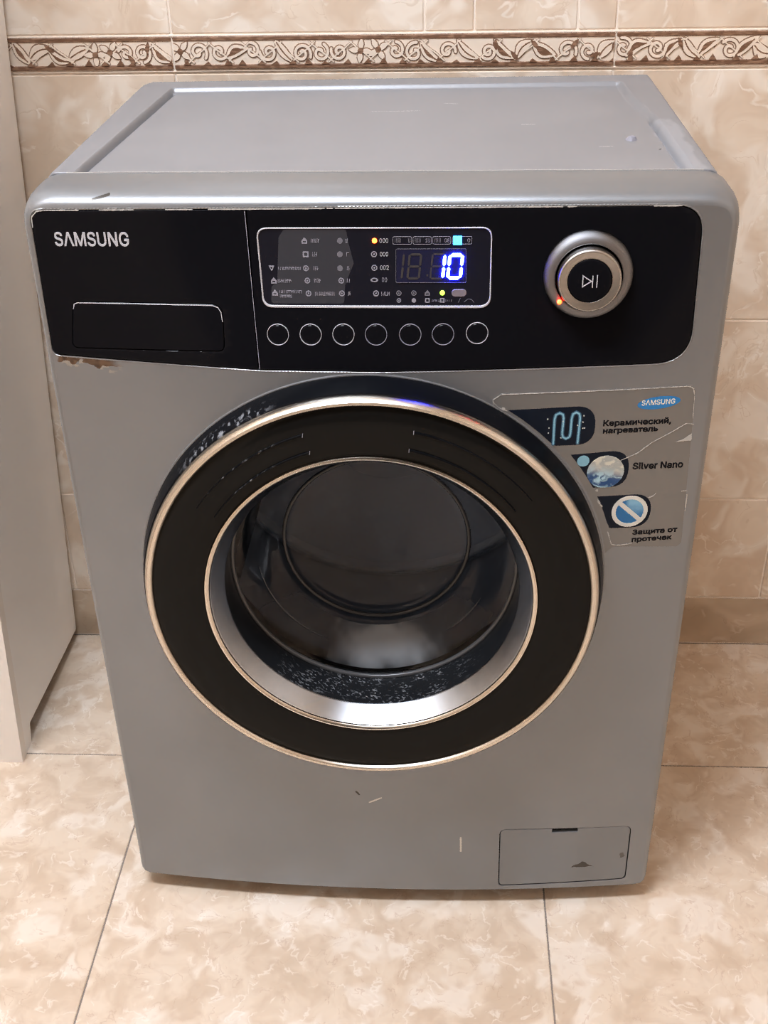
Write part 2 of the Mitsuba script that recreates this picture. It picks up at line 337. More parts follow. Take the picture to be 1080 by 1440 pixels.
for i in range(5):
    key = numbered('trim_1__border_tile'); x0, x1 = BX[i] + G, BX[i + 1] - G
    put(key, cbox(x0, x1, WALL_Y - 0.0012, WALL_Y + 0.012, 0.8228, 0.8585, 0.0006), 'border_cream')
    if i in (0, 4) : continue
    put(key + '__brown_band', cbox(x0, x1, WALL_Y - 0.0026, WALL_Y, 0.8229, 0.8280, 0.0008), 'border_brown')
    put(key + '__brown_band_001', cbox(x0, x1, WALL_Y - 0.0026, WALL_Y, 0.8537, 0.8584, 0.0008), 'border_brown')
    clip = sbox(x0 + 0.0005, ZB0, x1 - 0.0005, ZB1)
    outline, cream, core = [], [], []
    x = x0 + 0.008; k = 0
    while x < x1 - 0.004:
        s = 1 if k % 2 else -1
        kind = rng.choice(['leaf', 'scroll', 'flower', 'leaf', 'scroll'])
        jz = rng.uniform(-0.002, 0.002)
        if kind == 'leaf':
            P, mid = leaf(x, ZC + jz, rng.uniform(0.024, 0.036), rng.uniform(0.0055, 0.0085), s * rng.uniform(20, 55), s * rng.uniform(0.05, 0.2))
            outline.append(P.buffer(0.0013)); cream.append(P); core += [mid.buffer(0.0007)]
            if rng.random() < 0.5: core.append(P.buffer(-0.0030))
        elif kind == 'scroll':
            sp = spiral(x, ZC + jz, rng.uniform(0.0085, 0.0115), rng.uniform(0, 6.28), rng.uniform(0.9, 1.4), s)
            outline.append(sp.buffer(0.0027)); cream.append(sp.buffer(0.0015))
        else:
            a0 = rng.uniform(0, 360)
            for q in range(4):
                P, mid = leaf(x + 0.0075 * math.cos(math.radians(a0 + 90 * q)), ZC + jz + 0.0075 * math.sin(math.radians(a0 + 90 * q)), 0.012, 0.0036, a0 + 90 * q)
                outline.append(P.buffer(0.0011)); cream.append(P)
            core.append(Point(x, ZC + jz).buffer(0.0034))
        # linking stem and a small triangular leaf growing from a band
        st = LineString([(x - 0.012, ZC - s * 0.011), (x - 0.004, ZC - s * 0.004), (x + 0.006, ZC + s * 0.003), (x + 0.015, ZC + s * 0.011)])
        outline.append(st.buffer(0.0012)); cream.append(st.buffer(0.0007))
        bx = x + rng.uniform(0.006, 0.012)
        core.append(Polygon([(bx - 0.005, ZB0), (bx + 0.004, ZB0), (bx + rng.uniform(-0.002, 0.002), ZB0 + rng.uniform(0.003, 0.007))]))
        if rng.random() < 0.5:
            P, _ = leaf(bx, ZC + s * 0.006, 0.013, 0.003, rng.uniform(0, 180)); core.append(P) if rng.random() < 0.6 else outline.append(P)
        x += rng.uniform(0.017, 0.025); k += 1
    O, C, K = (unary_union(g).intersection(clip) for g in (outline, cream, core))
    put(key + '__scroll_outline', cat(*wallmesh(O.difference(C), 0.0010, 0.0017)), 'border_line', kind='stuff')
    put(key + '__leaf_relief', cat(*wallmesh(C.simplify(1e-4), 0.0010, 0.0030)), 'border_cream', kind='stuff')
    put(key + '__leaf_core', cat(*wallmesh(K.simplify(1e-4), 0.0010, 0.0034)), 'border_brown', kind='stuff')

# ceiling lamp
lx, ly, lz = LAMP_POS
put('ceiling_lamp__housing', box(lx - LAMP_HX - 0.015, lx + LAMP_HX + 0.015, ly - LAMP_HY - 0.015, ly + LAMP_HY + 0.015, lz + 0.012, CEIL), 'plaster')
d = trimesh.Trimesh([[lx - LAMP_HX, ly - LAMP_HY, lz], [lx - LAMP_HX, ly + LAMP_HY, lz], [lx + LAMP_HX, ly + LAMP_HY, lz], [lx + LAMP_HX, ly - LAMP_HY, lz]], [[0, 1, 2], [0, 2, 3]], process=False)
scene['ceiling_lamp__diffuser'] = {**mikit.ply(d, 'plaster'), 'emitter': {**lamp_mat(LAMP_RAD), 'sampling_weight': 14.0}}
labels['ceiling_lamp'] = {'label': 'long white ceiling lamp above the washing machine', 'category': 'lamp'}

# ---------------------------------------------------------------- white cabinet on the left
def sheared(poly_yz, x0, x1, lean):
    """A board in the y-z plane between x0 and x1, leaning towards +x with height."""
    m = trimesh.creation.extrude_polygon(poly_yz, x1 - x0, engine='earcut'); v = np.array(m.vertices)
    return trimesh.Trimesh(np.stack([x0 + v[:, 2] + lean * v[:, 1], v[:, 0], v[:, 1]], 1), m.faces, process=False)
LEAN, CZ = 0.060, 1.62
side = Polygon([(0.217, 0.0), (0.2405, 0.0), (0.2445, 0.031), (0.4715, 0.018), (0.4715, CZ), (0.217, CZ)])
labels['cabinet'] = {'label': 'tall white cabinet standing left of the washing machine', 'category': 'cabinet'}
put('cabinet__side_panel', sheared(side, -0.514, -0.498, LEAN), 'cabinet_white')
put('cabinet__side_panel_001', sheared(side, -0.984, -0.968, LEAN), 'cabinet_white')
fr = Polygon([(-0.985, 0.0), (-0.4975, 0.0), (-0.4975 + LEAN * CZ, CZ), (-0.985 + LEAN * CZ, CZ)])
m = trimesh.creation.extrude_polygon(fr, 0.016, engine='earcut'); v = np.array(m.vertices)
put('cabinet__front_panel', trimesh.Trimesh(np.stack([v[:, 0], 0.217 - v[:, 2], v[:, 1]], 1), m.faces, process=False), 'cabinet_front_white', label='cream white front board')
put('cabinet__back_panel', sheared(Polygon([(0.466, 0.02), (0.4715, 0.02), (0.4715, CZ), (0.466, CZ)]), -0.968, -0.514, LEAN), 'cabinet_white')
put('cabinet__top_panel', box(-0.984 + LEAN * CZ, -0.498 + LEAN * CZ, 0.2, 0.4715, CZ, CZ + 0.016), 'cabinet_white')

# ---------------------------------------------------------------- washing machine
W = 'washing_machine'
labels[W] = {'label': 'silver grey front loading washing machine with black control panel and round black door', 'category': 'washing machine'}
HX, HZ, ZB = 0.2955, 0.8204, 0.0225
DX, DZ = -0.0105, 0.4444

# body shell
outer, inner = rrect(-0.288, 0.288, 0.032, 0.808, 0.012), rrect(-0.284, 0.284, 0.036, 0.804, 0.010)
b = trimesh.creation.extrude_polygon(outer.difference(inner), 0.375, engine='earcut'); v = np.array(b.vertices)
bk = trimesh.creation.extrude_polygon(inner.buffer(0.002), 0.004, engine='earcut'); u = np.array(bk.vertices)
put(f'{W}__body', trimesh.Trimesh(np.stack([v[:, 0], 0.420 - v[:, 2], v[:, 1]], 1), b.faces, process=False), 'silver_side', 30)
put(f'{W}__back_panel', trimesh.Trimesh(np.stack([u[:, 0], 0.419 - u[:, 2], u[:, 1]], 1), bk.faces, process=False), 'matt_black')
put(f'{W}__base_tray', box(-0.283, 0.283, 0.03, 0.41, 0.026, 0.034), 'matt_black')
for fx, fy in ((-0.245, 0.05), (0.245, 0.05), (-0.245, 0.37), (0.245, 0.37)):
    f = trimesh.creation.revolve([(0, 0), (0.017, 0), (0.019, 0.002), (0.019, 0.007), (0.010, 0.010), (0.008, 0.028), (0, 0.028)], sections=24); f.apply_translation((fx, fy, 0))
    put(numbered(f'{W}__foot'), f, 'foot_rubber', 30)

# worktop: height field with a shallow recessed field, rounded edges
us = np.unique(np.concatenate([np.linspace(0, 1, 41), np.linspace(0, 0.085, 70), np.linspace(0.915, 1, 70)]))
vs = np.unique(np.concatenate([np.linspace(0, 1, 31), np.linspace(0, 0.0045, 9), np.linspace(0.86, 1, 70)]))
U, V_ = np.meshgrid(us, vs, indexing='ij')
Y0, YL, YR, HW = 0.0506, 0.4262, 0.4425, 0.2826
Y = Y0 + V_ * ((YL + (YR - YL) * U) - Y0); X = -HW + 2 * HW * U
X = X * (1 - 0.055 * np.clip((V_ - 0.80) / 0.2, 0, 1) ** 3 * (U < 0.5) - 0.02 * np.clip((V_ - 0.9) / 0.1, 0, 1) ** 3 * (U >= 0.5))
dl = X + HW; dr_ = HW - X; db = (1 - V_) * (YL - Y0)
HT = HZ + 0.0007; edge = np.minimum(np.minimum(dl, dr_), db); R0 = 0.007; ef = Y - Y0
Z = HT - np.where(ef < 0.0014, 0.0014 - np.sqrt(np.maximum(0, 0.0014 ** 2 - (0.0014 - np.minimum(ef, 0.0014)) ** 2)), 0) - np.where(edge < R0, R0 - np.sqrt(np.maximum(0, R0 ** 2 - (R0 - np.minimum(edge, R0)) ** 2)), 0)
st = lambda a, b_, t: (lambda q: q * q * (3 - 2 * q))(np.clip((t - a) / (b_ - a), 0, 1))
il = np.interp(Y, [0.05, 0.39], [-0.2609, -0.2445]); ir = np.interp(Y, [0.05, 0.20, 0.24, 0.33, 0.41], [0.264, 0.262, 0.2605, 0.250, 0.248])
ib = YL - 0.037 + (YR - YL) * U
inn = st(0, 0.0045, X - il) * st(0, 0.009, ir - X) * st(0, 0.0055, ib - Y)
Z = Z - 0.0050 * inn * st(0.0, 0.006, ef)
crack = np.exp(-((X - il - 0.0045) / 0.0014) ** 2) * (Y < ib - 0.01) * 0.0036 + np.exp(-((X - ir + 0.0075) / 0.0015) ** 2) * (Y < 0.235) * 0.0036
Z = Z - crack
n0, n1 = U.shape
idx = np.arange(n0 * n1).reshape(n0, n1)
F = np.concatenate([np.stack([idx[:-1, :-1], idx[1:, :-1], idx[1:, 1:]], -1).reshape(-1, 3), np.stack([idx[:-1, :-1], idx[1:, 1:], idx[:-1, 1:]], -1).reshape(-1, 3)])
topm = trimesh.Trimesh(np.stack([X, Y, Z], -1).reshape(-1, 3), F, process=False)
rim_i = np.concatenate([idx[0, :], idx[1:, -1], idx[-1, -2::-1], idx[-2:0:-1, 0]])
ra = topm.vertices[rim_i]; rb = ra.copy(); rb[:, 2] = HZ - 0.030; m_ = len(rim_i); i_ = np.arange(m_); j_ = (i_ + 1) % m_
skirt = trimesh.Trimesh(np.vstack([ra, rb]), np.vstack([np.stack([i_, j_, j_ + m_], 1), np.stack([i_, j_ + m_, i_ + m_], 1)]), process=False)
put(f'{W}__worktop__seam_highlight', box(-0.266, 0.270, 0.0501, 0.0507, HZ - 0.001, HZ + 0.0008), 'worn_and_glint', label='edge highlight drawn as a pale line along the front')  # strip drawn in for the highlight on the worktop front edge
put(f'{W}__worktop', cat(topm, skirt), 'silver_top', 35, label='scuffed grey worktop with a shallow recessed field')

# front shell
outline = rpoly([(-0.2915, ZB), (0.2930, ZB), (HX, HZ), (-HX, HZ)], [0.014, 0.014, 0.030, 0.030], 14)
panel = rpoly([(-0.2846, 0.8034), (0.0070, 0.8053), (0.2625, 0.8056), (0.2655, 0.672), (0.0050, 0.6670), (-0.1030, 0.6675), (-0.2855, 0.6770)],
              [0.010, 0, 0.024, 0.030, 0.4, 0.0, 0.006], 10)
flap = rpoly([(0.1228, 0.1200), (0.2660, 0.1180), (0.2665, 0.0360), (0.1240, 0.0322)], [0.008, 0.008, 0.006, 0.005])
n_ = 420
ring = np.array([outline.exterior.interpolate(k / n_, normalized=True).coords[0] for k in range(n_)])
tan = np.roll(ring, -1, 0) - np.roll(ring, 1, 0); tan /= np.linalg.norm(tan, axis=1, keepdims=True)
if Polygon(ring).exterior.is_ccw: nrm = np.stack([tan[:, 1], -tan[:, 0]], 1)
else: nrm = np.stack([-tan[:, 1], tan[:, 0]], 1)
inset = 0.0085 + 0.0060 * np.clip(nrm[:, 1], 0, 1) - 0.0045 * np.clip(-nrm[:, 1], 0, 1)
dep = 0.016 + 0.018 * np.clip(nrm[:, 1], 0, 1) - 0.010 * np.clip(-nrm[:, 1], 0, 1)
loops = []
for ph in np.linspace(0, math.pi / 2, 11):
    p = ring - nrm * (inset * (1 - math.sin(ph)))[:, None]
    q0 = ring - nrm * inset[:, None]
    loops.append(np.stack([p[:, 0], S(p[:, 0], p[:, 1]) + dep * (1 - math.cos(ph)), p[:, 1]], 1))
loops.append(np.stack([ring[:, 0], np.full(n_, 0.050), ring[:, 1]], 1))
LV = np.vstack(loops); LF = []; i_ = np.arange(n_); j_ = (i_ + 1) % n_
for k in range(len(loops) - 1):
    LF += [np.stack([k * n_ + i_, k * n_ + j_, (k + 1) * n_ + j_], 1), np.stack([k * n_ + i_, (k + 1) * n_ + j_, (k + 1) * n_ + i_], 1)]
fil = trimesh.Trimesh(LV, np.vstack(LF)[:, ::-1], process=False)
inloop = Polygon(loops[0][:, [0, 2]])
hole_p, hole_f = panel.buffer(0.0009), flap.buffer(0.0009)
notch = sbox(0.1800, 0.1140, 0.2074, 0.1185)
face_poly = inloop.difference(Point(DX, DZ).buffer(0.200, quad_segs=40)).difference(hole_p).difference(hole_f)
fp = face_poly
front = plate(fp, 0, 0, 0.006, step=0.0045, grid=0.009)
# a lip round the recess of the control panel catches the light
put(f'{W}__front_shell', cat(fil, front), 'silver_front', 35)
lip = hole_p.buffer(0.0014).difference(hole_p)
put(f'{W}__panel_lip', plate(lip, 0.0007, 0.0006, 0.002, step=0.003), 'silver_side', 40)
put(f'{W}__panel_recess', plate(hole_p.buffer(0.002), -0.006, 0, 0, grid=0.012), 'dark_gap')
put(f'{W}__flap_recess', plate(hole_f.buffer(0.002), -0.006, 0, 0, grid=0.012), 'dark_gap')

def worn(pts, w0, w1, seed, skip=0.0):  # broken strip: sticker wear, and chips with highlight on the panel lip
    r = random.Random(seed); g = []
    L = LineString(pts)
    n = int(L.length / 0.0022); on = True
    for i in range(n):
        a, c = L.interpolate(i / n, normalized=True), L.interpolate((i + 1) / n, normalized=True)
        if skip and r.random() < 0.12: on = r.random() > skip
        w = w0 + (w1 - w0) * r.random() ** 2
        if on: g.append(LineString([(a.x, a.y), (c.x, c.y)]).buffer(w / 2, quad_segs=2))
    return unary_union(g)
put(f'{W}__panel_lip__worn_glint_edge', flatmesh(worn([(-0.2846, 0.7900), (-0.2842, 0.7985), (-0.2790, 0.8036), (-0.2700, 0.8042), (0.0070, 0.8060), (0.2450, 0.8063)], 0.0006, 0.0013, 11, 0.25), 0.0004, 0.0007), 'worn_and_glint', kind='stuff', label='chipped edge above the panel with its highlight drawn in')  # chipped pale line that also draws in the highlight of the lip

# drain flap
put(f'{W}__filter_flap', plate(flap.difference(notch.buffer(0.0003)).difference(rpoly([(0.2600, 0.030), (0.2680, 0.030), (0.2680, 0.0430)], 0)), 0.0, 0.0007, 0.004, step=0.003), 'silver_flap', 40, label='grey filter flap with a dark stain')
put(f'{W}__filter_flap__finger_slot', plate(notch, -0.004, 0, 0.001, step=0.003), 'matt_black')

# control panel and detergent drawer
cut = Polygon([(-0.1068, 0.9), (-0.1026, 0.5), (-0.5, 0.5), (-0.5, 0.9)])
cut2 = affinity.translate(cut, 0.0009, 0)
handle = rpoly([(-0.2604, 0.7254), (-0.1315, 0.7245), (-0.1325, 0.6835), (-0.2670, 0.6835)], [0.007, 0.010, 0.006, 0.005])
draw = panel.intersection(cut); right = panel.difference(cut2)
put(f'{W}__detergent_drawer', plate(draw.difference(handle.buffer(0.0005)), 0.0006, 0.0005, 0.005, step=0.003), 'black_gloss', 40, label='glossy black detergent drawer front')
put(f'{W}__detergent_drawer__pull_handle', plate(handle, 0.0010, 0.0008, 0.005, step=0.002), 'black_gloss', 40)
hl = LineString([(-0.2608, 0.7195), (-0.2597, 0.7235), (-0.2565, 0.7248), (-0.20, 0.7246), (-0.1400, 0.7239), (-0.1352, 0.7222), (-0.1328, 0.7180), (-0.1322, 0.7100)])
put(f'{W}__detergent_drawer__handle_highlight', flatmesh(hl.buffer(0.00035), 0.0003, 0.0010), 'print_silver')  # top edge highlight of the handle drawn as a silver line
put(f'{W}__detergent_drawer__seam', flatmesh(stroke([(-0.10665, 0.8035), (-0.1027, 0.6680)], 0.0006, 'flat'), 0.0003, 0.0003), 'print_mid')
lg = lettering('SΛMSUNG', -0.2678, -0.2050, 0.7745, 0.0113, 0.0005, 0.0006, bold=True)
put(f'{W}__detergent_drawer__brand_lettering', lg, 'print_silver')

disp = rpoly([(-0.0985, 0.7900), (0.0947, 0.7900), (0.0950, 0.7222), (-0.0966, 0.7226)], [0.009, 0.009, 0.010, 0.009])
dw = rpoly([(-0.0972, 0.7889), (0.0936, 0.7889), (0.0939, 0.7242), (-0.0953, 0.7246)], [0.008, 0.008, 0.009, 0.008])
bx_ = [-0.0852, -0.0571, -0.0291, -0.0013, 0.0277, 0.0554, 0.0842]; bz_ = [0.6990, 0.6992, 0.6994, 0.6994, 0.6994, 0.6996, 0.7005]
holes = unary_union([Point(x, z).buffer(0.0096, quad_segs=12) for x, z in zip(bx_, bz_)])
KX, KZ = 0.1743, 0.7500
put(f'{W}__control_panel', plate(right.difference(disp).difference(holes).difference(Point(KX, KZ).buffer(0.030)), 0.0006, 0.0005, 0.005, step=0.003), 'black_gloss', 40, label='glossy black control panel')
for k, (x, z) in enumerate(zip(bx_, bz_)):
    key = numbered(f'{W}__control_panel__push_button')
    y = float(S(x, z)); t = math.atan2(float(S(x, z + 0.005) - S(x, z - 0.005)), 0.01)
    put(key, plate(Point(x, z).buffer(0.0085, quad_segs=12), 0.0010, 0.0008, 0.005, step=0.0015, grid=0.004), 'black_gloss', 40)
    put(numbered(f'{W}__control_panel__button_ring'), plate(Point(x, z).buffer(0.0094, quad_segs=14).difference(Point(x, z).buffer(0.0089, quad_segs=14)), 0.0012, 0.0002, 0.004, step=0.0015), 'print_silver' if k in (0, 1, 2, 6) else 'print_mid', 40)
put(f'{W}__display__frame', plate(disp.difference(dw), 0.0016, 0.0005, 0.005, step=0.002), 'print_silver', 40)
put(f'{W}__display__window', plate(dw.buffer(0.0002), 0.0004, 0, 0.003, step=0.004), 'display_black', 40)
film = rpoly([(-0.0803, 0.7815), (-0.0755, 0.7885), (-0.0245, 0.7885), (-0.0225, 0.7760), (-0.0188, 0.7600), (-0.0265, 0.7420), (-0.0277, 0.7260), (-0.0895, 0.7260), (-0.0885, 0.7400), (-0.0833, 0.7450)], 0.003, 4)
put(f'{W}__display__film_reflection', plate(film, 0.0006, 0.0001, 0.0003, step=0.003), 'film', 40, label='film patch with its smudged grey reflection painted in')  # reflection on the display film put into a grey patch
OFF = 0.0007
def dput(name, poly, m, d=0.0003, off=OFF): return put(numbered(f'{W}__display__{name}'), flatmesh(poly, d, off), m)
# programme icons: five rows, small round or square signs with short strokes beside them
def icon(x, z, r, kind):
    c = Point(x, z).buffer(r, quad_segs=6)
    if kind == 'ring': return unary_union([c.difference(Point(x, z).buffer(r * 0.66, quad_segs=6)), Point(x, z).buffer(r * 0.3)])
    if kind == 'square': return sbox(x - r, z - r, x + r, z + r).difference(sbox(x - r * .55, z - r * .55, x + r * .55, z + r * .55))
    if kind == 'house': return Polygon([(x - r, z - r), (x + r, z - r), (x + r, z), (x, z + r * 1.2), (x - r, z)]).difference(sbox(x - r * .5, z - r * .6, x + r * .5, z - r * .1))
    if kind == 'eye': return affinity.scale(c.difference(Point(x, z).buffer(r * .55)), 1.3, 0.7)
    if kind == 'drop': return Polygon([(x - r, z + r * .8), (x + r, z + r * .8), (x + r * .3, z - r * .9), (x - r * .1, z - r)]).difference(Point(x, z).buffer(r * .35))
    return c
def strokes(x0, x1, z, h):
    """A word too small to read: upright and slanting strokes."""
    g, x = [], x0
    while x < x1:
        w = rng.uniform(0.0010, 0.0018); a = rng.choice([0, 0, 0, .0004])
        g.append(stroke([(x, z - h / 2), (x + a, z + h / 2)], 0.00045))
        if rng.random() < .6: g.append(stroke([(x, z + rng.choice([-.5, 0, .5]) * h * .9), (min(x + w, x1), z + rng.choice([-.5, 0, .5]) * h * .9)], 0.0004))
        x += w
    return unary_union(g)
col1 = [(-0.0590, .779, 'house'), (-0.0584, .7677, 'square'), (-0.0587, .7560, 'ring'), (-0.0580, .7456, 'ring'), (-0.0575, .7347, 'ring')]
col2 = [(-0.0297, .7789, 'disc'), (-0.0301, .7677, 'disc'), (-0.0303, .7560, 'disc'), (-0.0296, .7456, 'ring'), (-0.0294, .7348, 'ring')]
col0 = [(-0.0875, .7563, 'drop'), (-0.0862, .7455, 'house'), (-0.0857, .7352, 'house')]
col3 = [(-0.0019, .7677, 'ring'), (-0.0018, .7564, 'ring'), (-0.0020, .7462, 'eye'), (-0.0008, .7348, 'ring')]
for x, z, kd in col0 + col1 + col2: dput('programme_icon', icon(x, z, 0.0024, kd), 'print_dim' if kd == 'disc' else 'print_mid')
for x, z, kd in col3: dput('programme_icon', icon(x, z, 0.0025, kd), 'print_mid')
for x0, x1, z, h in ((-0.0535, -0.0465, .779, .0030), (-0.0525, -0.0490, .7677, .0034), (-0.0520, -0.0485, .7560, .0032), (-0.0520, -0.0470, .7456, .0030), (-0.0515, -0.0345, .7345, .0030),
                     (-0.0815, -0.0618, .7560, .0022), (-0.0825, -0.0715, .7453, .0028), (-0.0815, -0.0630, .7362, .0022), (-0.0815, -0.0715, .7325, .0022),
                     (-0.0248, -0.0232, .7789, .0030), (-0.0245, -0.0228, .7677, .0030), (-0.0245, -0.0228, .7560, .0030), (-0.0248, -0.0230, .7456, .0030), (-0.0240, -0.0225, .7348, .0030)):
    dput('programme_text', strokes(x0, x1, z, h), 'print_mid', off=0.0008)
for t, z, x0, x1 in (('000', .7772, 0.0028, 0.0100), ('000', .7660, 0.0030, 0.0098), ('00', .7445, 0.0042, 0.0086)):
    put(numbered(f'{W}__display__spin_text'), lettering(t, x0, x1, z, 0.0036, 0.0003, OFF), 'print_silver' if z > .76 else 'print_mid')
put(numbered(f'{W}__display__spin_text'), lettering('002', 0.0030, 0.0100, .7547, 0.0036, 0.0003, OFF), 'print_silver')
# option cells
for x0, x1, t in ((0.0135, 0.0293, 'U'), (0.0301, 0.0455, '1U'), (0.0462, 0.0612, '08'), (0.0622, 0.0785, '0')):
    r = rrect(x0, x1, 0.7757, 0.7824, 0.0014, 4)
    dput('option_cell', r.difference(r.buffer(-0.0004)), 'print_mid')
    if t != '0':
        dput('option_hatch', unary_union([stroke([(x0 + .0020 + k * .0011, .7774), (x0 + .0020 + k * .0011, .7808)], .0004) for k in range(5)]), 'print_dim')
        put(numbered(f'{W}__display__option_text'), lettering(t, x1 - (0.0030 if t == 'U' else 0.0052), x1 - 0.0012, .7774, 0.0032, 0.0003, OFF), 'print_mid')
    else: put(numbered(f'{W}__display__option_text'), lettering(t, x1 - 0.0038, x1 - 0.0016, .7774, 0.0032, 0.0003, OFF), 'print_mid')
def glow(name, poly, rad, d=0.0008, off=OFF):
    key = numbered(f'{W}__{name}')
    scene[key] = {**mikit.ply(flatmesh(poly, d, off), 'print_dim'), 'emitter': lamp_mat(rad)}
    return key
labels[glow('display__lit_option', sbox(0.0632, 0.7755, 0.0702, 0.7826), (0.03, 0.9, 3.6))] = {'label': 'lit cyan option light'}
labels[glow('display__indicator_light', Point(-0.0013, 0.7790).buffer(0.0021), (5.0, 0.30, 0.01))] = {'label': 'orange indicator light'}
labels[glow('display__indicator_light', Point(0.0545, 0.7353).buffer(0.0020), (0.50, 1.1, 0.02))] = {'label': 'yellow green indicator light'}
# time read-out
box_ = rpoly([(0.0161, 0.7722), (0.0738, 0.7722), (0.0743, 0.7437), (0.0158, 0.7437)], 0.0012, 4)
put(f'{W}__display__digit_window', plate(box_, 0.0006, 0, 0.0004, step=0.003), 'digit_window', 40)
dput('digit_frame', box_.difference(box_.buffer(-0.0003)), 'print_dim', off=0.0008)
DZ0, DZ1, SL = 0.7465, 0.7685, 0.10
def seg7(x0, x1, on, w=0.0026, g=0.0004):
    zm = (DZ0 + DZ1) / 2; out = []
    def hbar(z): return Polygon([(x0 + g + w / 2, z), (x0 + g + w, z + w / 2), (x1 - g - w, z + w / 2), (x1 - g - w / 2, z), (x1 - g - w, z - w / 2), (x0 + g + w, z - w / 2)])
    def vbar(x, za, zb): return Polygon([(x, za + g), (x + w / 2, za + g + w / 2), (x + w / 2, zb - g - w / 2), (x, zb - g), (x - w / 2, zb - g - w / 2), (x - w / 2, za + g + w / 2)])
    sg = {'a': hbar(DZ1 - w / 2), 'g': hbar(zm), 'd': hbar(DZ0 + w / 2), 'f': vbar(x0 + w / 2, zm, DZ1 - w / 2 + .0004), 'b': vbar(x1 - w / 2, zm, DZ1 - w / 2 + .0004), 'e': vbar(x0 + w / 2, DZ0 + w / 2 - .0004, zm), 'c': vbar(x1 - w / 2, DZ0 + w / 2 - .0004, zm)}
    sh = lambda p: affinity.affine_transform(p, [1, SL, 0, 1, -SL * DZ0, 0])
    return unary_union([sh(sg[k]) for k in on])
dput('unlit_digit', seg7(0.0135, 0.0215, 'bc', .0018), 'print_ghost', off=0.0008)
dput('unlit_digit', seg7(0.0245, 0.0358, 'abcdefg', .0019), 'print_ghost', off=0.0008)
dput('unlit_digit', unary_union([seg7(0.0435, 0.0555, 'afged', .0016), Point(0.0420, 0.7500).buffer(0.0009)]), 'print_ghost', off=0.0008)
BLUE = (0.30, 0.60, 24.0)
for a, bb, on in ((0.0420, 0.0560, 'bc'), (0.0572, 0.0705, 'abcdef')):
    labels[glow('display__lit_digit', seg7(a, bb, on, .0029), BLUE, 0.0012, 0.0008)] = {'label': 'glowing blue white digit ' + ('1' if on == 'bc' else '0')}
# bottom row of small signs and the grey key
for x, kd in ((0.0183, 'ring'), (0.0308, 'ring'), (0.0421, 'house')): dput('option_icon', icon(x, .7350, 0.0022, kd), 'print_dim')
for x in (0.0183, 0.0308, 0.0421, 0.0545):
    dput('option_icon', icon(x, .7288, 0.0019, {0.0183: 'ring', 0.0308: 'disc', 0.0421: 'square', 0.0545: 'square'}[x]), 'print_mid')
dput('option_icon', strokes(0.0040, 0.0110, .7345, .0030), 'print_mid')
dput('option_icon', unary_union([strokes(0.046, 0.062, .7285, .0016), stroke([(.068, .727), (.0695, .7305)], .0004), stroke([(.073, .7275), (.076, .7300), (.079, .7295), (.081, .7270)], .0004)]), 'print_dim')
pill = rrect(0.0622, 0.0746, 0.7318, 0.7382, 0.0030, 6)
put(f'{W}__display__grey_key', plate(pill, 0.0010, 0.0004, 0.0006, step=0.001, grid=0.003), 'key_pill', 40)

# programme knob
def tiltd(m):
    """Lathe parts sit on the panel's slope at the knob."""
    v = np.array(m.vertices); a = math.atan2(float(S(KX, KZ + 0.02) - S(KX, KZ - 0.02)), 0.04); b = math.atan2(float(S(KX + 0.02, KZ) - S(KX - 0.02, KZ)), 0.04)
    v[:, 1] += float(S(KX, KZ)) + math.tan(a) * (v[:, 2] - KZ) + math.tan(b) * (v[:, 0] - KX)
    return trimesh.Trimesh(v, m.faces, process=False)
put(f'{W}__knob__skirt', tiltd(lathe([(0.0372, 0.003), (0.0372, -0.0015), (0.0366, -0.0035), (0.0350, -0.0065), (0.0320, -0.0085), (0.0285, -0.0092), (0.0277, -0.0088), (0.0270, -0.006), (0.0270, 0.003)], KX, KZ, 96)), 'satin_dark', 35)
put(f'{W}__knob__ring', tiltd(lathe([(0.0264, -0.002), (0.0262, -0.0150), (0.0257, -0.0166), (0.0247, -0.0174), (0.0238, -0.0175), (0.0195, -0.0162), (0.0183, -0.0162), (0.0180, -0.0157), (0.0180, -0.010)], KX, KZ, 96)), 'satin_metal', 35)
put(f'{W}__knob__play_button', tiltd(lathe([(0.0177, -0.008), (0.0177, -0.0158), (0.0172, -0.0164), (0.012, -0.0168), (0.0, -0.0170)], KX, KZ, 72)), 'black_gloss', 35, label='black play and pause button')
tri_ = Polygon([(-0.0062, -0.0048), (-0.0062, 0.0048), (0.0012, 0.0)])
sym = unary_union([tri_.buffer(0.00045, join_style='mitre').difference(tri_.buffer(-0.00045, join_style='mitre')), stroke([(0.0022, -0.0056), (0.0022, 0.0050)], 0.0009, 'flat'), stroke([(0.0060, -0.0056), (0.0060, 0.0054)], 0.0009, 'flat')])
ms = []
for p in polys(sym):
    m = trimesh.creation.extrude_polygon(p, 0.0004, engine='earcut'); v = np.array(m.vertices)
    ms.append(trimesh.Trimesh(np.stack([v[:, 0] * 0.95 + KX, -0.0169 - v[:, 2], v[:, 1] * 0.95 + KZ], 1), m.faces, process=False))
put(f'{W}__knob__play_symbol', tiltd(cat(*ms)), 'print_silver')
led = trimesh.creation.icosphere(2, 0.0021); led.apply_translation((0.1512, -0.0092, 0.7300))
scene[f'{W}__knob__indicator_light'] = {**mikit.ply(tiltd(led), 'print_dim'), 'emitter': lamp_mat((14.0, 0.16, 0.01))}
labels[f'{W}__knob__indicator_light'] = {'label': 'glowing red indicator light'}

